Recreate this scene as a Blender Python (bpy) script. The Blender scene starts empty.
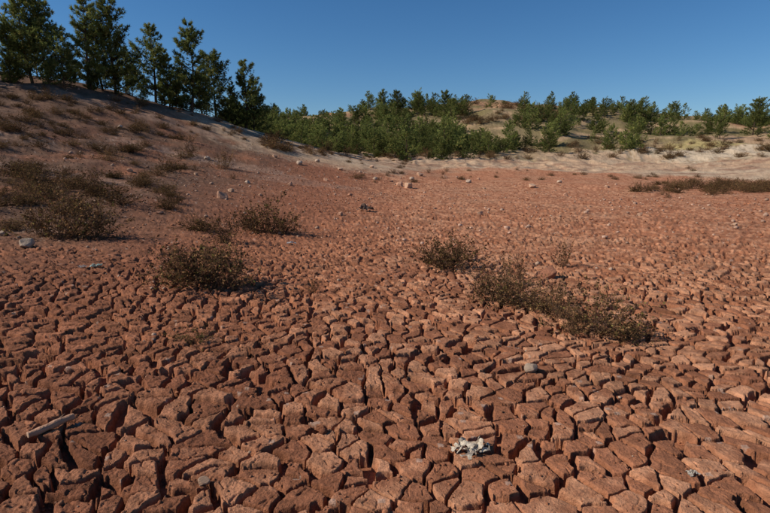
import bpy, math, numpy as np, random
from mathutils import Vector, Matrix
random.seed(3)
RNG=np.random.default_rng(7)
scene=bpy.context.scene
# ---------------------------------------------------------------- camera
F=513.0; CX,CY=385.0,256.5; CAMZ=1.4
PITCH=math.atan((CY-165)/F)
cam=bpy.data.cameras.new("camera"); camo=bpy.data.objects.new("camera",cam)
scene.collection.objects.link(camo); scene.camera=camo
cam.sensor_width=36; cam.lens=36*F/770; cam.clip_start=0.05; cam.clip_end=5000
camo.location=(0,0,CAMZ); camo.rotation_euler=(math.pi/2-PITCH,0,0)
cp,sp=math.cos(PITCH),math.sin(PITCH)
def ray(px,py):
    r=(px-CX)/F; u=(CY-py)/F
    return np.array([r, cp+u*sp, -sp+u*cp])
def at(px,py,D):
    d=ray(px,py); d=d*(D/d[1]); return np.array([d[0],d[1],CAMZ+d[2]])
# ---------------------------------------------------------------- numpy noise
def hash2(ix,iy,seed):
    h=(ix.astype(np.int64)*374761393+iy.astype(np.int64)*668265263+seed*974634777)&0xFFFFFFFF
    h=((h^(h>>13))*1274126177)&0xFFFFFFFF
    h=(h^(h>>16))&0xFFFFFFFF
    h=(h*2246822519)&0xFFFFFFFF
    h=(h^(h>>15))&0xFFFFFFFF
    return (h/4294967296.0).astype(np.float32)
def noise(x,y,seed=0):
    x=np.asarray(x,dtype=np.float64); y=np.asarray(y,dtype=np.float64)
    ix=np.floor(x); iy=np.floor(y); fx=(x-ix).astype(np.float32); fy=(y-iy).astype(np.float32)
    u=fx*fx*fx*(fx*(fx*6-15)+10); v=fy*fy*fy*(fy*(fy*6-15)+10)
    def g(dx,dy):
        a=hash2(ix+dx,iy+dy,seed)*6.2831853
        return np.cos(a)*(fx-dx)+np.sin(a)*(fy-dy)
    a=g(0,0);b=g(1,0);c=g(0,1);d=g(1,1)
    return (a+(b-a)*u)*(1-v)+(c+(d-c)*u)*v
def fbm(x,y,seed=0,o=4,gain=.5):
    s=0;a=1.0
    for i in range(o):
        s=s+a*noise(x*2**i+i*17.3,y*2**i-i*9.1,seed+i); a*=gain
    return s
def sst(a,b,x):
    t=np.clip((x-a)/(b-a),0,1); return t*t*(3-2*t)
# ---------------------------------------------------------------- terrain (thin-plate through survey points)
S=[(0,235,8),(0,180,13),(0,120,22),(0,83,34),(-120,100,24),(-120,60,36),(60,84,36),(130,98,39),(130,150,24),(130,200,12),(190,112,42),(60,270,5.5),
(260,132,45),(260,170,26),(260,220,12),(330,152,47),(400,164,46),(400,190,26),(520,170,44),(520,200,20),(650,182,38),(770,192,26),(880,190,30),(770,250,8.5),(600,220,13),
(300,148,58),(400,154,58),(500,160,56),(600,158,62),(700,160,62),(770,157,55),(900,152,60),
(190,122,62),(100,100,62),(0,80,60),
(300,136,82),(400,132,84),(500,126,86),(600,130,86),(700,134,88),(770,130,86),
(300,118,105),(400,110,112),(490,101,118),(560,107,118),(640,112,118),(720,120,118),(770,118,118),(900,110,118),(200,125,110),(60,120,110),(-150,110,110)]
P=[at(*s) for s in S]
P+= [np.array(p,float) for p in [(-2,0,0),(2,0,0),(0,3,0),(3,3,0),(-2,3,0.02),(0,6,0),(4,7,0),(0,-20,0),(30,-10,-.3),(45,20,-.2),(80,50,4),(-20,-15,2.5),(-45,-10,6),(-60,40,9),
 (0,200,8),(-120,200,8),(120,200,8),(-140,60,9),(140,60,8),(0,-100,1),(-120,-80,6),(120,-80,1)]]
P=np.array(P); n=len(P)
def tps(r2): return 0.5*r2*np.log(np.maximum(r2,1e-9))
SC=50.0
X=P[:,:2]/SC
K=tps(((X[:,None]-X[None])**2).sum(-1))+np.eye(n)*1e-5
A=np.zeros((n+3,n+3)); A[:n,:n]=K; A[:n,n]=1; A[:n,n+1:]=X; A[n,:n]=1; A[n+1:,:n]=X.T
W=np.linalg.solve(A,np.concatenate([P[:,2],[0,0,0]]))
def base_z(x,y):
    x=np.asarray(x,float); y=np.asarray(y,float); sh=x.shape; x=x.ravel(); y=y.ravel()
    out=np.empty(len(x)); r=np.hypot(x,y)
    k=np.where(r>210,210/np.maximum(r,1),1.0)
    xs=x*k/SC; ys=y*k/SC
    for i in range(0,len(x),50000):
        a=xs[i:i+50000]; b=ys[i:i+50000]
        acc=W[n]+W[n+1]*a+W[n+2]*b
        for j in range(n):
            acc=acc+W[j]*tps((a-X[j,0])**2+(b-X[j,1])**2)
        out[i:i+50000]=acc
    out=np.clip(out,-1.5,30)
    amp=sst(12,40,r)
    left=sst(-3,-12,x)*sst(5,14,r)
    out+= amp*0.25*fbm(x/9,y/9,5,3)+ sst(55,85,r)*(1.5*fbm(x/20,y/20,9,3)+.5*fbm(x/6,y/6,19,3))
    # erosion gullies on the pale banks
    out-= sst(42,50,y)*(1-sst(62,82,y))*.55*np.abs(fbm(x/2.6,y/7.0,21,3))
    out+= 0.03*fbm(x/1.3,y/1.3,11,3)*sst(1,4,r)+left*0.20*fbm(x/2.2,y/2.2,15,4)
    return out.reshape(sh)
def gz(x,y): return float(base_z(np.array([x]),np.array([y]))[0])
def hit(px,py):
    d=ray(px,py); D=np.concatenate([np.arange(1,20,.05),np.arange(20,200,.25)])
    x=d[0]/d[1]*D; y=D; zr=CAMZ+d[2]/d[1]*D; g=base_z(x,y)
    k=np.argmax(zr<=g)
    if not (zr<=g).any(): k=len(D)-1
    return np.array([x[k],y[k],g[k]])
# ---------------------------------------------------------------- cracks
def voronoi(x,y,s,seed,jit=.95):
    gx=x/s; gy=y/s; ix=np.floor(gx); iy=np.floor(gy)
    def pt(cx,cy):
        return cx+.5+jit*(hash2(cx,cy,seed)-.5), cy+.5+jit*(hash2(cx,cy,seed+77)-.5)
    best=np.full(x.shape,1e9); bx=np.zeros_like(gx); by=np.zeros_like(gx); bcx=ix.copy(); bcy=iy.copy()
    for dx in(-1,0,1):
        for dy in(-1,0,1):
            px,py=pt(ix+dx,iy+dy); d=(px-gx)**2+(py-gy)**2; m=d<best
            best=np.where(m,d,best); bx=np.where(m,px,bx); by=np.where(m,py,by); bcx=np.where(m,ix+dx,bcx); bcy=np.where(m,iy+dy,bcy)
    ed=np.full(x.shape,1e9); eh=np.zeros_like(gx,dtype=np.float32)
    for dx in(-2,-1,0,1,2):
        for dy in(-2,-1,0,1,2):
            if (dx==0 and dy==0) or abs(dx)+abs(dy)==4: continue
            px,py=pt(bcx+dx,bcy+dy); vx=px-bx; vy=py-by; L=np.sqrt(vx*vx+vy*vy)+1e-9
            d=((px+bx)*.5-gx)*vx/L+((py+by)*.5-gy)*vy/L
            m=d<ed; ed=np.where(m,d,ed)
            eh=np.where(m,hash2(2*bcx+dx,2*bcy+dy,seed+5),eh)
    return ed*s, eh, bcx,bcy,(gx-bx)*s,(gy-by)*s
def cracks_(x,y):
    wx=x+0.45*noise(x/1.9,y/1.9,31)+0.085*noise(x/.30,y/.30,33)+.018*noise(x/.07,y/.07,35)+.0022*noise(x/.022,y/.022,37)
    wy=y+0.45*noise(x/1.9+40,y/1.9,32)+0.085*noise(x/.30+9,y/.30,34)+.018*noise(x/.07+9,y/.07,36)+.0022*noise(x/.022,y/.022,38)
    ed,eh,cx,cy,lx,ly=voronoi(wx,wy,.146,3)
    crumb=np.clip(sst(.6,-2.2,x-0.15*y)+.5*noise(x/1.2,y/1.2,50),0,1)
    fade=1-sst(9,26,y+np.maximum(0,-x)*1.7 - np.maximum(0,x)*.8+4*noise(x/3,y/3,60))
    fill=sst(.05,.35,noise(x/1.1,y/.9,64)+.12*(y-5)*.3)
    fade=fade*(1-.5*fill*sst(3.5,6,y-.5*x))
    shallow=1-.5*sst(4.0,8,y-x*.4+1.2*noise(x/1.2,y/1.2,61))
    w=(.0030+.023*eh**1.5)*(.95+.9*noise(x/.5,y/.5,40))
    w=np.where(eh<.13,.0005,np.maximum(w,.001))*(.55+.45*shallow)
    wall=np.maximum(.005+.006*crumb,.0019*np.hypot(x,y))
    t=sst(0,1,(ed-w)/wall)
    depth=(.064*shallow)*fade
    dz=-(1-t)*depth
    dz-= .004*np.exp(-np.maximum(ed-w,0)/.006)*fade
    h1=hash2(cx,cy,101);h2=hash2(cx,cy,102);h3=hash2(cx,cy,103)
    amp=(.6+.4*crumb)*fade*(.5+.5*shallow)
    dz+= t*amp*((h1-.5)*.014+(h2-.5)*.12*lx+(h3-.5)*.12*ly)
    e2,eh2,a,b,l2x,l2y=voronoi(wx+3.3,wy+1.1,.058,9)
    s2=1-sst(.0003,.004,e2-.002*eh2)
    on=np.clip(sst(.60,.9,eh2)*.7+crumb*.6*sst(.2,.6,eh2),0,1)
    dz-= s2*on*.008*(.35+.65*fade)
    h4=hash2(a,b,104)
    dz+= t*(crumb*.007+.0005)*(h4-.4)*(1-.5*sst(5,12,y))
    dz+= t*(.003+.006*crumb)*fbm(x/.05,y/.05,71,4,.65)
    dz+= .012*fbm(x/.35,y/.35,75,2)
    dz+= sst(6,14,y)*.022*fbm(x/.11,y/.16,78,2)
    return dz,(1-t)*fade,h1,h4,crumb
def cracks(x,y,ch=100000):
    o=[cracks_(x[i:i+ch],y[i:i+ch]) for i in range(0,len(x),ch)]
    return [np.concatenate([q[k] for q in o]) for k in range(5)]
def topz(x,y,rad=.03):
    a=np.linspace(-rad,rad,7); xx,yy=np.meshgrid(x+a,y+a); xx=xx.ravel();yy=yy.ravel()
    return float(np.percentile(base_z(xx,yy)+cracks(xx,yy)[0],85))
# ---------------------------------------------------------------- ground mesh
r=[.35]
while r[-1]<700:
    q=r[-1]
    if q<1.3: st=.014
    else: st=max(.0035,min(q*q*(.52+.4*min(1,max(0,(q-5)/8)))/956,.0105*q))
    r.append(q+st)
r=np.array(r)
fine=np.radians(np.arange(-41,41.01,.094)); coarse=np.radians(np.arange(43,317.1,2.0))
th=np.concatenate([fine,coarse]); nr,nt=len(r),len(th)
print("grid",nr,nt,nr*nt)
gx=(r[:,None]*np.sin(th)[None]).ravel(); gy=(r[:,None]*np.cos(th)[None]).ravel()
bz=base_z(gx,gy); rr=np.hypot(gx,gy)
z=bz.copy(); cm=np.zeros(len(z)); hr=np.full(len(z),.5); h4=np.full(len(z),.5)
m=rr<34
dz,c_,a_,b_,_=cracks(gx[m],gy[m]); z[m]+=dz*(1-sst(26,34,rr[m])); cm[m]=c_; hr[m]=a_; h4[m]=b_
# ---- albedo zones
def L(*c): return np.array(c,float)
RED=L(.40,.164,.084); RED2=L(.235,.092,.049); BRN=L(.130,.077,.050); TAN=L(.44,.30,.19); PALE=L(.50,.39,.27); FLO=L(.17,.135,.06); ORG=L(.37,.20,.11); DUST=L(.50,.265,.15)
def mix(c,d,t): return c*(1-t[:,None])+d*t[:,None]
col=np.tile(RED,(len(z),1))
n1=fbm(gx/2.5,gy/2.5,201,4); n2=fbm(gx/.5,gy/.5,202,3); n3=fbm(gx/8,gy/8,203,3); n4=fbm(gx/.12,gy/.12,204,3)
col=mix(col,RED2,np.clip(.27+n2*.7+n1*.6+.55*sst(1.5,-2.2,gx),0,1)*.85)
col=mix(col,DUST,np.clip(sst(.38,.95,hr+.5*n4+.3*n1+.15*sst(0,2,gx))*(1-cm),0,1)*.55*sst(-3,1,gx))
col=mix(col,L(.45,.23,.13),sst(.05,.5,n1+.4*n2)*sst(5,10,gy)*sst(-3,2,gx)*.5)
hill=sst(-.6,-6,gx+ .07*gy+2.5*n1)*sst(4.5,10,rr+3*n1)
col=mix(col,BRN,np.clip(hill*(.85+.8*n1+.4*n2),0,1)*.9)
bl=np.array([hit(a,b)[:2] for a,b in [(190,123),(215,137),(245,148),(300,162),(345,171),(400,173),(440,170),(520,169),(620,174),(770,181)]])
bl=bl[np.argsort(bl[:,0])]
yb=np.interp(gx,bl[:,0],bl[:,1])
tm=sst(-1.5,2.5,gy-yb+2.2*n1+1.2*n2)*sst(-17,-10,gx)
col=mix(col,BRN*1.1,sst(-12,-20,gx)*sst(18,28,gy)*.8)
col=mix(col,TAN,tm*.9)
col=mix(col,PALE,tm*np.clip(.2+n3*1.2+n1*.6,0,1)*.7)
col=mix(col,L(.28,.16,.10),tm*sst(.02,.32,fbm(gx/5,gy/1.8,222,3))*.85)
fl=sst(56,66,gy+6*n1+3*n2)*sst(-1,3,gy-yb)
col=mix(col,FLO,fl*np.clip(.85+.5*n3,0,1))
rk=fbm(gx/5,gy/4,230,4)
col=mix(col,L(.42,.28,.16),fl*sst(.08,.34,rk)*.85)
def patch(px,py,D,sx,sy,c,k=1.0):
    global col
    p=at(px,py,D); g=np.exp(-((gx-p[0])/sx)**2-((gy-p[1])/sy)**2)
    t=np.clip(sst(.25,.6,g*(1+1.1*n1+.7*n2))*k,0,1); col=mix(col,np.array(c),t)
patch(500,110,112,10,8,ORG,.85); patch(345,113,104,6,6,ORG,.8); patch(745,140,98,10,12,L(.36,.2,.12),.8)
patch(690,160,66,14,6,PALE); patch(600,160,64,9,6,TAN); patch(715,150,74,9,4,L(.36,.28,.12)); patch(755,150,78,8,6,L(.38,.24,.15),.8)
for (a,b,D,sx,sy,k) in [(60,160,15,2.5,.7,.5),(120,118,33,7,1.0,.5),(20,228,8.5,.7,.3,.5),(170,150,26,3,1,.6),(230,160,26,4,1.2,.5),(30,140,20,2,.5,.4),(300,180,24,3,1.6,.35)]:
    patch(a,b,D,sx,sy,L(.32,.20,.14),k)
col*= (.80+.38*hr)[:,None]*(.90+.20*h4)[:,None]
sp_=hash2(np.floor(gx/.03),np.floor(gy/.03),55)
col=np.clip(col*(1+.35*n2[:,None]+.35*n4[:,None]),.01,.8)
col=mix(col,L(.5,.38,.3),((sp_>.990)&(rr<30)&(cm<.2))*.5)
me=bpy.data.meshes.new("ground")
i=np.arange(nr-1)[:,None]*nt; j=np.arange(nt)[None]; j2=(j+1)%nt
q=np.stack([i+j,i+nt+j,i+nt+j2,i+j2],-1).reshape(-1,4)
verts=np.stack([gx,gy,z],-1); verts=np.concatenate([verts,[[0,0,gz(0,0)]]]); c0=len(verts)-1
v=verts[q[0]]; nn=np.cross(v[1]-v[0],v[2]-v[0])
if nn[2]<0: q=q[:, ::-1]
fan=np.stack([np.full(nt,c0),(np.arange(nt)+1)%nt,np.arange(nt)],-1)
me.vertices.add(len(verts)); me.vertices.foreach_set("co",verts.astype(np.float32).ravel())
li=np.concatenate([q.ravel(),fan.ravel()]).astype(np.int32)
me.loops.add(len(li)); me.loops.foreach_set("vertex_index",li)
ls=np.concatenate([np.arange(len(q))*4,len(q)*4+np.arange(nt)*3]).astype(np.int32)
me.polygons.add(len(ls)); me.polygons.foreach_set("loop_start",ls)
me.polygons.foreach_set("use_smooth",np.ones(len(ls),dtype=bool))
me.update(calc_edges=True)
colv=np.ones((len(verts),4),np.float32); colv[:-1,:3]=col; colv[-1,:3]=RED
at_=me.attributes.new("Col",'FLOAT_COLOR','POINT'); at_.data.foreach_set("color",colv.ravel())
ground=bpy.data.objects.new("cracked_mud_ground",me); scene.collection.objects.link(ground)
# ---------------------------------------------------------------- materials
def newmat(name):
    m=bpy.data.materials.new(name); m.use_nodes=True; nt_=m.node_tree; b=nt_.nodes["Principled BSDF"]
    b.inputs["Roughness"].default_value=.95; b.inputs["Specular IOR Level"].default_value=.1
    return m,nt_,b
def nodes_bump(nt_,b,specs):
    tc=nt_.nodes.new("ShaderNodeTexCoord"); prev=None
    for sc,dist,st in specs:
        nz=nt_.nodes.new("ShaderNodeTexNoise"); nz.inputs["Scale"].default_value=sc; nz.inputs["Detail"].default_value=5; nz.inputs["Roughness"].default_value=.68
        nt_.links.new(tc.outputs["Object"],nz.inputs["Vector"])
        bp=nt_.nodes.new("ShaderNodeBump"); bp.inputs["Distance"].default_value=dist; bp.inputs["Strength"].default_value=st
        nt_.links.new(nz.outputs["Fac"],bp.inputs["Height"])
        if prev: nt_.links.new(prev.outputs["Normal"],bp.inputs["Normal"])
        prev=bp
    nt_.links.new(prev.outputs["Normal"],b.inputs["Normal"]); return tc
def attr_color(nt_,b,tc,scale,lo,hi,attr="Col"):
    a=nt_.nodes.new("ShaderNodeAttribute"); a.attribute_name=attr
    nz=nt_.nodes.new("ShaderNodeTexNoise"); nz.inputs["Scale"].default_value=scale; nz.inputs["Detail"].default_value=7; nz.inputs["Roughness"].default_value=.72
    nt_.links.new(tc.outputs["Object"],nz.inputs["Vector"])
    mr=nt_.nodes.new("ShaderNodeMapRange"); mr.inputs[1].default_value=.3; mr.inputs[2].default_value=.7; mr.inputs[3].default_value=lo; mr.inputs[4].default_value=hi
    nt_.links.new(nz.outputs["Fac"],mr.inputs[0])
    mx=nt_.nodes.new("ShaderNodeVectorMath"); mx.operation='SCALE'
    nt_.links.new(a.outputs["Color"],mx.inputs[0]); nt_.links.new(mr.outputs[0],mx.inputs["Scale"])
    nt_.links.new(mx.outputs[0],b.inputs["Base Color"])
gm,gn,gb=newmat("dry_mud")
tc=nodes_bump(gn,gb,[(10,.05,.4),(75,.016,.9)]); attr_color(gn,gb,tc,40,.66,1.32)
me.materials.append(gm)
def leafmat(name,trans=.3):
    m=bpy.data.materials.new(name); m.use_nodes=True; t=m.node_tree; t.nodes.clear()
    a=t.nodes.new("ShaderNodeAttribute"); a.attribute_name="Col"
    d=t.nodes.new("ShaderNodeBsdfDiffuse"); tr=t.nodes.new("ShaderNodeBsdfTranslucent"); mx=t.nodes.new("ShaderNodeMixShader"); mx.inputs[0].default_value=trans
    o=t.nodes.new("ShaderNodeOutputMaterial")
    oi=t.nodes.new("ShaderNodeObjectInfo"); mr=t.nodes.new("ShaderNodeMapRange"); mr.inputs[3].default_value=.65; mr.inputs[4].default_value=1.45
    t.links.new(oi.outputs["Random"],mr.inputs[0])
    s=t.nodes.new("ShaderNodeVectorMath"); s.operation='SCALE'; t.links.new(a.outputs["Color"],s.inputs[0]); t.links.new(mr.outputs[0],s.inputs["Scale"])
    t.links.new(s.outputs[0],d.inputs[0]); t.links.new(s.outputs[0],tr.inputs[0])
    t.links.new(d.outputs[0],mx.inputs[1]); t.links.new(tr.outputs[0],mx.inputs[2]); t.links.new(mx.outputs[0],o.inputs[0]); return m
M_leaf=leafmat("dry_leaf",.2); M_pine=leafmat("pine_needles",.4)
# ---------------------------------------------------------------- mesh helper
class MB:
    def __init__(s): s.v=[];s.f=[];s.c=[];s.n=0
    def add(s,v,f,c):
        v=np.asarray(v,float); f=np.asarray(f)
        s.v.append(v); s.f.append(f+s.n); s.n+=len(v)
        c=np.asarray(c,float)
        if c.ndim==1: c=np.tile(c,(len(v),1))
        s.c.append(c)
    def tube(s,pts,rads,c,k=4):
        pts=np.asarray(pts,float); m=len(pts)
        d=np.gradient(pts,axis=0); d/=np.linalg.norm(d,axis=1)[:,None]+1e-9
        up=np.array([.31,.2,.93]); a=np.cross(d,up); a/=np.linalg.norm(a,axis=1)[:,None]+1e-6; b=np.cross(d,a)
        an=np.arange(k)*2*np.pi/k
        ring=pts[:,None]+np.asarray(rads)[:,None,None]*(np.cos(an)[None,:,None]*a[:,None]+np.sin(an)[None,:,None]*b[:,None])
        ii=(np.arange(m-1)*k)[:,None]; jj=np.arange(k)[None]; j2=(jj+1)%k
        A=(ii+jj).ravel();B=(ii+j2).ravel();C=(ii+k+j2).ravel();D=(ii+k+jj).ravel()
        f=np.concatenate([np.stack([A,B,C],-1),np.stack([A,C,D],-1)])
        s.add(ring.reshape(-1,3),f,c)
    def mesh(s,name,mat,smooth=False):
        v=np.concatenate(s.v); f=np.concatenate(s.f); c=np.concatenate(s.c)
        m=bpy.data.meshes.new(name); m.vertices.add(len(v)); m.vertices.foreach_set("co",v.astype(np.float32).ravel())
        m.loops.add(f.size); m.loops.foreach_set("vertex_index",f.astype(np.int32).ravel())
        m.polygons.add(len(f)); m.polygons.foreach_set("loop_start",(np.arange(len(f))*3).astype(np.int32))
        if smooth: m.polygons.foreach_set("use_smooth",np.ones(len(f),dtype=bool))
        m.update(calc_edges=True)
        cc=np.ones((len(v),4),np.float32); cc[:,:3]=c
        a=m.attributes.new("Col",'FLOAT_COLOR','POINT'); a.data.foreach_set("color",cc.ravel()); m.materials.append(mat); return m
def unit(v): return v/(np.linalg.norm(v,axis=-1,keepdims=True)+1e-9)
# ---------------------------------------------------------------- pines
def make_pine(name,seed,dens=1.0,slim=.27,bare=.1,lite_=1.0,nneed=9,round_=.6,nw=.0034):
    g=np.random.default_rng(seed); mb=MB()
    BK=L(.12,.085,.06)
    lean=g.normal(0,.03,2)
    zz=np.linspace(0,1,9); tp=np.stack([lean[0]*np.sin(zz*3),lean[1]*np.sin(zz*2.5),zz*.95],-1)
    mb.tube(tp,.016*(1-zz)+.002,BK,6)
    tp_pos=[];tp_dir=[];tp_t=[]
    nl=int(15*dens)
    lopsided=g.uniform(0,6.28)
    for li_ in range(nl):
        t=bare+(1-bare-.03)*(li_/(nl-1))**.9+g.normal(0,.015)
        t=min(max(t,.03),.97)
        prof=(1-t)**round_*(.6+.4*min(1,(t-bare+.12)/.25))
        for k in range(g.integers(3,7)):
            az=g.uniform(0,6.283); ln=slim*prof*g.uniform(.45,1.35)*(1+.25*math.cos(az-lopsided))+.02
            el=math.radians(g.uniform(5,35)+30*t)
            o=np.array([np.interp(t,zz,tp[:,0]),np.interp(t,zz,tp[:,1]),t*.95])
            s=np.linspace(0,1,6)
            out=np.array([math.cos(az),math.sin(az),0])
            pts=o+out*(ln*s*math.cos(el))[:,None]+np.array([0,0,1])*(ln*(s*math.sin(el)*.6+.35*s**2*math.sin(el+.2)))[:,None]
            mb.tube(pts,.0045*(1-s)*(1-t*.6)+.0009,BK,3)
            nt_=max(3,int(ln*140*dens))
            for q_ in range(nt_):
                u=g.uniform(.2,1)**.7
                p=np.array([np.interp(u,s,pts[:,a]) for a in range(3)])
                side=g.normal(0,1,3); side[2]*=.6
                off=unit(side)*g.uniform(0,.40)*ln*(1.2-u)
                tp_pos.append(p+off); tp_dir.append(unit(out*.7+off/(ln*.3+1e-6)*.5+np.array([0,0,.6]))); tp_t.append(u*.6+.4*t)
    Pp=np.array(tp_pos); Dd=np.array(tp_dir); T=np.array(tp_t); N=len(Pp); NN=nneed
    dirs=unit(Dd[:,None]+g.normal(0,.65,(N,NN,3)))
    ln=g.uniform(.022,.044,(N,NN,1))
    sd=unit(np.cross(dirs,g.normal(0,1,(N,NN,3))))*nw
    base=Pp[:,None]+dirs*0.0
    v=np.stack([base-sd,base+sd,base+dirs*ln+sd*.15],2).reshape(-1,3)
    f=np.arange(len(v)).reshape(-1,3)
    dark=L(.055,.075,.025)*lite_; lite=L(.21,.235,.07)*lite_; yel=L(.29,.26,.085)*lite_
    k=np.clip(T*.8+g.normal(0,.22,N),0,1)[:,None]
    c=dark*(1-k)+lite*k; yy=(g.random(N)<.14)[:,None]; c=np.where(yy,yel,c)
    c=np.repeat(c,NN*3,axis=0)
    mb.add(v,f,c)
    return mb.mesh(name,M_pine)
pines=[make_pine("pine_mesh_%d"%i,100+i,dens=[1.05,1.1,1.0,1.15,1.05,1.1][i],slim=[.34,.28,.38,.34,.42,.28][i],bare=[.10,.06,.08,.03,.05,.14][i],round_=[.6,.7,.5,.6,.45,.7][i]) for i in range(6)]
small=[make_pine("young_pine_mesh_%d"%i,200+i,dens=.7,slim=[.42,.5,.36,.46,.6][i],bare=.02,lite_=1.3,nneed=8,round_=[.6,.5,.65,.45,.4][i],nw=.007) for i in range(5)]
def place(mesh,name,x,y,sc,rotz=None,parent=None,sink=0,tilt=0,scz=None,zt=None):
    o=bpy.data.objects.new(name,mesh); scene.collection.objects.link(o)
    o.location=(x,y,(gz(x,y) if zt is None else zt)-sink); o.scale=(sc,sc,scz or sc)
    o.rotation_euler=(random.uniform(-tilt,tilt),random.uniform(-tilt,tilt),random.uniform(0,6.28) if rotz is None else rotz)
    if parent: o.parent=parent
    return o
for k,(px,ty,D,v) in enumerate([(-40,-20,33,0),(2,18,34,3),(22,-10,35,2),(40,0,36,4),(58,26,35,2),(80,-4,37,0),(97,24,39,3),(108,0,39,2),(122,50,42,2),(141,84,38,5),(150,24,42,0),(166,50,42,3),(186,22,42,3),(200,72,46,2),(213,56,46,4),(231,82,47,3),(243,60,46,0),(12,36,40,4),(32,30,41,0),(68,44,42,3),(130,66,45,4),(176,66,44,2),(252,90,47,2),(6,55,33.5,3),(48,58,34.5,4),(88,62,36.5,3),(118,74,39,1),(160,78,42,3),(222,96,45,3)]):
    p=at(px,ty,D); g_=gz(p[0],p[1]); h=max(1.0,p[2]-g_)
    place(pines[v],"pine_tree",p[0],p[1],h*1.02,sink=.1,scz=h*1.04,tilt=.03)
for px,ty,D,v in [(384,88,100,2),(397,90,103,4),(418,91,102,2),(446,91,98,4),(592,97,104,4),(632,98,96,2),(757,98,84,4),(722,116,80,2)]:
    p=at(px,ty,D); h=max(2.4,p[2]-gz(p[0],p[1])); h=min(h,6.5)
    place(pines[v],"pine_tree",p[0],p[1],h,sink=.1)
forest=bpy.data.objects.new("distant_pine_forest",None); scene.collection.objects.link(forest)
cnt=0
cand=RNG.uniform([225,52,0],[810,116,1],(2900,3))
nzs=fbm(cand[:,0]*0+ (cand[:,0]-385)/513*cand[:,1]/11,cand[:,1]/11,300,3)
for (px,D,u),nz in zip(cand,nzs):
    d=ray(px,120); x=d[0]/d[1]*D; y=D
    lim=53 if px<450 else (53+(px-450)*.13 if px<560 else (68 if px<640 else 76))
    if D<lim+ (6*u*u): continue
    if nz<(-.16 if px<500 else -.07): continue
    if abs(px-502)<36 and D>95 and u<.88: continue
    if abs(px-345)<16 and D>92 and u<.85: continue
    if abs(px-715)<45 and D<86 and u<.9: continue
    if px>500 and u<.28: continue
    h=min(3.8,max(.6,random.lognormvariate(math.log(1.6),.48)))
    place(random.choice(small),"pine_%d"%cnt,x,y,h,parent=forest,sink=.12,scz=h*random.uniform(.8,1.1)); cnt+=1
print("forest",cnt)
# ---------------------------------------------------------------- dry bushes
def make_bush(name,seed,stems=60,leafy=1.0,spread=1.0,greens=.15,hgt=1.0):
    g=np.random.default_rng(seed); mb=MB(); ST=L(.13,.08,.05); LP=[];LD=[];
    for s_ in range(stems):
        az=g.uniform(0,6.283); tilt=g.uniform(.1,1.35)*spread; ln=g.uniform(.2,.56)
        o=np.array([g.normal(0,.06),g.normal(0,.06),-.02])
        d=np.array([math.cos(az)*math.sin(tilt),math.sin(az)*math.sin(tilt),math.cos(tilt)*hgt])
        s=np.linspace(0,1,6); wob=np.cumsum(g.normal(0,.02,(6,3)),0)
        pts=o+d*(ln*s)[:,None]+wob+np.array([0,0,1])*(.06*s**2)[:,None]; pts[0]=o
        mb.tube(pts,.0032*(1-s*.75),ST*g.uniform(.7,1.3),3)
        for t_ in range(g.integers(3,6)):
            u=g.uniform(.3,.95); p=np.array([np.interp(u,s,pts[:,a]) for a in range(3)])
            dd=unit(d+g.normal(0,.6,3)); l2=g.uniform(.06,.16); e=np.linspace(0,1,4)
            tw=p+dd*(l2*e)[:,None]+np.cumsum(g.normal(0,.006,(4,3)),0); mb.tube(tw,.0018*(1-e*.6),ST,3)
            for q_ in range(int(g.integers(4,10)*leafy)):
                w=g.uniform(.1,1); LP.append(p+dd*l2*w+g.normal(0,.010,3)); LD.append(unit(dd+g.normal(0,.9,3)))
    LP=np.array(LP);LD=np.array(LD);N=len(LP)
    ln=g.uniform(.014,.036,(N,1)); sd=unit(np.cross(LD,g.normal(0,1,(N,3))))*ln*g.uniform(.25,.45,(N,1)); nn=unit(np.cross(LD,sd))*ln*.18
    v=np.stack([LP,LP+LD*ln*.5+sd+nn,LP+LD*ln,LP+LD*ln*.5-sd+nn],1).reshape(-1,3)
    b=(np.arange(N)*4)[:,None]; f=np.concatenate([b+np.array([[0,1,2]]),b+np.array([[0,2,3]])])
    pal=np.array([[.13,.07,.032],[.19,.105,.05],[.10,.065,.028],[.25,.14,.065],[.07,.04,.025]])
    c=pal[g.integers(0,5,N)]; gr=g.random(N)<greens; c[gr]=[.15,.125,.04]
    c=c*g.uniform(.6,1.4,(N,1)); mb.add(v,f,np.repeat(c,4,axis=0))
    return mb.mesh(name,M_leaf)
bushes=[make_bush("bush_mesh_0",1,64,1.0,1,.10),make_bush("bush_mesh_1",2,50,1,1.05,.06),make_bush("bush_mesh_2",3,72,1.1,1.1,.12,.8),make_bush("bush_mesh_3",4,38,.8,.9,.05,1.1)]
weed=make_bush("weed_mesh",8,26,1.0,1.1,.75,.6)
def bush(px,py,wpx,v,hs=1.0,name="dry_bush",mesh=None):
    p=hit(px,py); D=p[1]; w=wpx*D/F; s=w/.80
    place(mesh or bushes[v],name,p[0],p[1],s,sink=.01,scz=s*hs)
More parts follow.
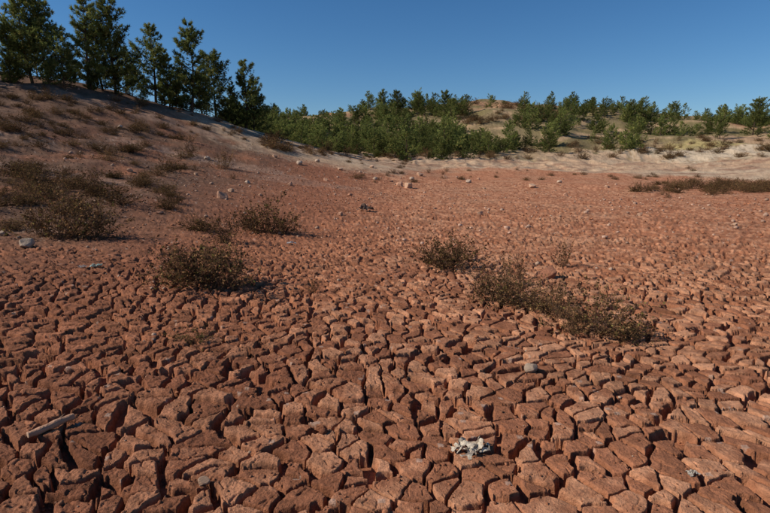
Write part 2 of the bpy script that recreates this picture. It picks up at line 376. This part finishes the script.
for b in [(446,268,66,0,.9),(430,262,40,3,.85),(456,260,36,1,1),(500,302,62,2,.95),(486,294,42,3,1.1),(528,308,56,1,1.0),(562,320,58,3,1.1),(545,312,46,2,.8),(600,334,88,0,.9),(626,338,50,2,.75),(575,332,50,1,.85),(562,266,30,3,1.3),(508,285,32,3,1.4),(520,278,22,3,1.5),
 (205,285,98,2,.95),(182,280,64,1,.9),(235,286,56,3,.85),(215,262,40,0,.9),(268,232,58,0,1),(250,230,40,3,.8),(285,233,34,1,.9),(225,242,56,3,.7),(200,230,46,2,.6),
 (66,238,76,0,1.05),(95,238,60,1,.95),(42,235,48,3,1),(15,230,40,2,.7),(75,215,56,2,.8),(120,205,50,1,.7)]: bush(*b)
bush(197,342,46,0,.8,"green_weed",weed); bush(180,338,22,0,.6,"green_weed",weed); bush(312,292,30,3,.7)
for i_ in range(100):
    px=random.uniform(-20,235); py=random.uniform(126,212)
    if py>190 and px>180: continue
    bush(px,py,random.uniform(12,46)*(.45+.55*max(0,py-130)/70),random.randrange(4),random.uniform(.45,.85))
scrub=bpy.data.objects.new("dry_scrub_belt",None); scene.collection.objects.link(scrub)
def sc_(px,py,s,msh=None):
    p=hit(px,py)
    if p[1]>120: return
    place(msh or random.choice(bushes),"scrub",p[0],p[1],s,parent=scrub,sink=.03,scz=s*.8)
for i_ in range(140): sc_(random.triangular(615,830,760),random.gauss(186.5,2.0)+abs(random.gauss(0,3)),random.uniform(.4,1.5))
for i_ in range(40): sc_(random.uniform(350,700),random.gauss(176,3),random.uniform(.4,.9))
for i_ in range(130): sc_(random.uniform(-10,260),random.uniform(84,140),random.uniform(.4,1.3))
for i_ in range(120): sc_(random.uniform(270,790),random.uniform(138,160),random.uniform(1.0,2.4))
for i_ in range(60): sc_(random.uniform(455,560),random.uniform(100,125),random.uniform(1.5,3.5))
for i_ in range(50):
    px=random.uniform(260,420); sc_(px,143+(px-260)*.15+random.gauss(0,2.5),random.uniform(.4,.9))
# ---------------------------------------------------------------- rocks
def stonemat(name,rough=.9):
    m,t,b=newmat(name); tc=nodes_bump(t,b,[(6,.06,.6),(40,.01,.6)]); attr_color(t,b,tc,9,.75,1.2); return m
M_st=stonemat("stone"); 
import bmesh
def ico(sub):
    bm=bmesh.new(); bmesh.ops.create_icosphere(bm,subdivisions=sub,radius=1); v=np.array([w.co[:] for w in bm.verts]); f=np.array([[w.index for w in q.verts] for q in bm.faces]); bm.free(); return v,f
I1=ico(1);I3=ico(4)
def rock_v(base,g,cuts=9,rough=.05):
    v=base.copy()
    for c in range(cuts):
        d=unit(g.normal(0,1,3)); h=g.uniform(.5,.8); t=v@d; v=v-np.maximum(t-h,0)[:,None]*d*.97
    v=v*(1+rough*np.sin(v@g.normal(0,3,3)+g.uniform(0,6))+rough*.5*np.sin(v@g.normal(0,9,3)))[:,None]
    return v*np.array([1,g.uniform(.65,.95),g.uniform(.55,.8)])
rocks=[]
for i_ in range(5):
    g=np.random.default_rng(40+i_); mb=MB(); mb.add(rock_v(I3[0],g,15),I3[1],[L(.50,.28,.18),L(.56,.36,.24),L(.42,.22,.14),L(.50,.37,.27),L(.38,.17,.10)][i_]); rocks.append(mb.mesh("rock_mesh_%d"%i_,M_st))
for px,py,w,v in [(222,198,16,0),(231,192,8,1),(399,186,11,0),(408,188,12,1),(391,182,6,2),(412,180,6,3),(532,188,9,1),(468,183,7,3),(420,176,8,1),(548,277,28,4),(300,165,8,3),(340,170,6,1),(208,160,8,3),(290,186,8,0),(275,158,6,1),(318,162,6,3),(372,168,6,1),(445,178,6,0),
  (26,247,18,3),(4,236,10,3),(532,372,18,3),(478,180,5,0),(607,188,6,1),(640,215,6,1),(350,196,7,2),(565,196,7,0),(204,486,16,1),(248,184,7,3),(326,181,7,0),(560,183,6,3),(120,128,6,3),(60,190,7,3),(130,172,7,1),(160,214,8,2),(340,215,8,0),(480,214,7,1),(735,226,7,1),(260,196,6,0),(375,180,6,3),(196,176,6,1)]:
    p=hit(px,py); s=w*p[1]/F*.5; near=p[1]<8
    o=place(rocks[v],"rock",p[0],p[1],s,sink=-s*.25,zt=topz(p[0],p[1],s*.6) if near else None)
mb=MB(); g=np.random.default_rng(99)
tv=[rock_v(I1[0],g,6,.03) for _ in range(12)]
N=24000
D=1.2*(34/1.2)**(g.uniform(0,1,N)**.8); ang=np.radians(g.uniform(-44,44,N)); xx=D*np.sin(ang); yy=D*np.cos(ang)
keep=g.random(N)<np.clip(.25+.5*sst(1,-3,xx-.1*yy)+.35*sst(4,7,yy),0,1)*np.clip(.6+1.2*fbm(xx/1.5,yy/1.5,400,2),.1,1); xx,yy,D=xx[keep],yy[keep],D[keep]
bzz=base_z(xx,yy)+cracks(xx,yy)[0]*(1-sst(26,34,D))
sz=np.minimum(.045,(.003+.0011*D)*g.lognormal(0,.5,len(xx)))
hl=sst(-1.5,-9,xx+.1*yy)*sst(5,12,D)
palg=np.array([RED*.95,RED2,L(.32,.15,.085),RED*1.08,L(.48,.33,.23)])
ci=palg[g.choice(5,p=[.3,.32,.2,.12,.06],size=len(xx))]; ci=ci*(1-hl[:,None]*.7)+BRN*1.3*hl[:,None]*.7
ti=g.integers(0,12,len(xx)); TV=np.array(tv)[ti]; a=g.uniform(0,6.28,len(xx))
ca,sa=np.cos(a)[:,None],np.sin(a)[:,None]
V=np.stack([TV[:,:,0]*ca-TV[:,:,1]*sa,TV[:,:,0]*sa+TV[:,:,1]*ca,TV[:,:,2]],-1)*sz[:,None,None]+np.stack([xx,yy,bzz+sz*.25],-1)[:,None]
nv=V.shape[1]; Fc=I1[1][None]+(np.arange(len(xx))*nv)[:,None,None]
mb.add(V.reshape(-1,3),Fc.reshape(-1,3),np.repeat(ci*g.uniform(.8,1.15,(len(xx),1)),nv,axis=0))
o=bpy.data.objects.new("loose_gravel",mb.mesh("loose_gravel",gm)); scene.collection.objects.link(o)
mb=MB()
pxs=g.uniform(60,790,1300); pys=g.triangular(168,177,245,1300); xs=[];ys=[]
for px,py in zip(pxs,pys):
    d=ray(px,py)
    if d[2]>=-.02: continue
    Dd=CAMZ/(-d[2]/d[1]); 
    if Dd<38: xs.append(d[0]/d[1]*Dd); ys.append(Dd)
zs=base_z(np.array(xs),np.array(ys))
for x,y,z_ in zip(xs,ys,zs):
    s=min(.11,g.lognormal(-3.6,.55)*(.6+.02*y)); mb.add(tv[g.integers(12)]*s+np.array([x,y,z_+s*.2]),I1[1],L(.48,.31,.22)*g.uniform(.65,1.15))
o=bpy.data.objects.new("pale_pebbles",mb.mesh("pale_pebbles",M_st)); scene.collection.objects.link(o)
# ---------------------------------------------------------------- stick, crumpled litter
mb=MB(); p=hit(52,430); s=np.linspace(-1,1,13); 
ax=np.stack([s*.085,s*.055,.02+.006*np.sin(s*2)],-1)
mb.tube(ax,.018*(1-.15*s**2)*(1+.1*np.sin(s*9)),L(.44,.25,.16),10)
mb.tube(np.stack([.02+.03*s[6:],.012+.04*(s[6:]),.03+.02*s[6:]],-1),.006*(1.1-s[6:]),L(.4,.24,.15),6)
for e in(0,-1):
    rng=mb.v[0][:10] if e==0 else mb.v[0][-10:]
    vv=np.concatenate([ax[e][None]+(.004*(1 if e else -1))*np.array([[1,.6,0]]),rng]); mb.add(vv,np.array([[0,1+k,1+(k+1)%10] for k in range(10)]),L(.5,.33,.22))
place(mb.mesh("broken_branch",M_st,True),"broken_branch",p[0],p[1],1.1,rotz=.35,zt=topz(p[0],p[1],.06)-.002)
def crumple(name,px,py,wpx,c,seed,hh=.30,thin=1.0):
    g=np.random.default_rng(seed); N_=34; u=np.linspace(-1,1,N_); U,V_=np.meshgrid(u,u); U=U.ravel();V_=V_.ravel()
    so_=seed*3.7
    H=sum((.55/k**.8)*np.abs(noise(U*1.6*k+so_+k,V_*1.6*k+so_,500+seed+k)) for k in (1,2,4))
    X_=U+.35*noise(U*1.5+so_,V_*1.5,510+seed)+.16*noise(U*4,V_*4+so_,515+seed); Y_=V_*.72+.3*noise(U*1.5,V_*1.5+so_,520+seed)+.16*noise(U*4+so_,V_*4,525+seed)
    rad=np.hypot(U,V_); H=(H*1.6+.10)*hh*2.2*(1-.55*sst(.6,1.1,rad))
    v=np.stack([X_,Y_,H],-1)
    ii=np.arange(N_-1)[:,None]*N_+np.arange(N_-1)[None]; A=ii.ravel(); f=np.concatenate([np.stack([A,A+1,A+N_+1],-1),np.stack([A,A+N_+1,A+N_],-1)])
    rag=.86+.5*fbm(U*2+so_,V_*2,540+seed,3); hole=fbm(U*2.2+so_,V_*2.2,560+seed,2)
    ok=(rad<rag)&(hole<.33); f=f[ok[f].all(1)]
    mb=MB(); cc=np.tile(c,(len(v),1)); st=np.clip(.5+1.6*fbm(U*3,V_*3+so_,550+seed,3),0,1)[:,None]; cc=cc*(1-.55*st)+np.array([.30,.18,.12])*.55*st; mb.add(v,f,cc); p=hit(px,py); s=wpx*p[1]/F*.5
    place(mb.mesh(name,M_st),name,p[0],p[1],s,rotz=.4,zt=topz(p[0],p[1],s*.7)-s*.03)
crumple("crumpled_paper",470,457,46,L(.85,.74,.58),5)
crumple("crumpled_paper",692,478,16,L(.78,.70,.58),6)
crumple("crumpled_plastic_bag",97,268,15,L(.40,.60,.55),7)
crumple("crumpled_plastic_bag",291,244,10,L(.75,.75,.73),8)
crumple("crumpled_paper",83,268,11,L(.72,.58,.50),9)
crumple("discarded_dark_cloth",366,211,18,L(.03,.03,.035),11,.45)
# ---------------------------------------------------------------- light
SAZ=math.radians(-97); SEL=math.radians(37)
w=bpy.data.worlds.new("World"); scene.world=w; w.use_nodes=True; t=w.node_tree; bg=t.nodes["Background"]
sky=t.nodes.new("ShaderNodeTexSky"); sky.sky_type='NISHITA'; sky.sun_disc=False; sky.sun_elevation=SEL; sky.sun_rotation=SAZ; sky.air_density=1.0; sky.dust_density=0; sky.ozone_density=6.0; sky.altitude=300
hs=t.nodes.new("ShaderNodeHueSaturation"); hs.inputs["Saturation"].default_value=1.17; hs.inputs["Value"].default_value=1
t.links.new(sky.outputs[0],hs.inputs["Color"]); t.links.new(hs.outputs[0],bg.inputs[0]); bg.inputs[1].default_value=.088
sd=Vector((math.sin(SAZ)*math.cos(SEL),math.cos(SAZ)*math.cos(SEL),math.sin(SEL)))
sl=bpy.data.lights.new("sun",'SUN'); sl.energy=5.0; sl.angle=math.radians(.53); sl.color=(1,.915,.80)
so=bpy.data.objects.new("sun",sl); so.rotation_euler=sd.to_track_quat('Z','Y').to_euler(); scene.collection.objects.link(so)
scene.view_settings.view_transform='Standard'; scene.view_settings.look='None'; scene.view_settings.exposure=0
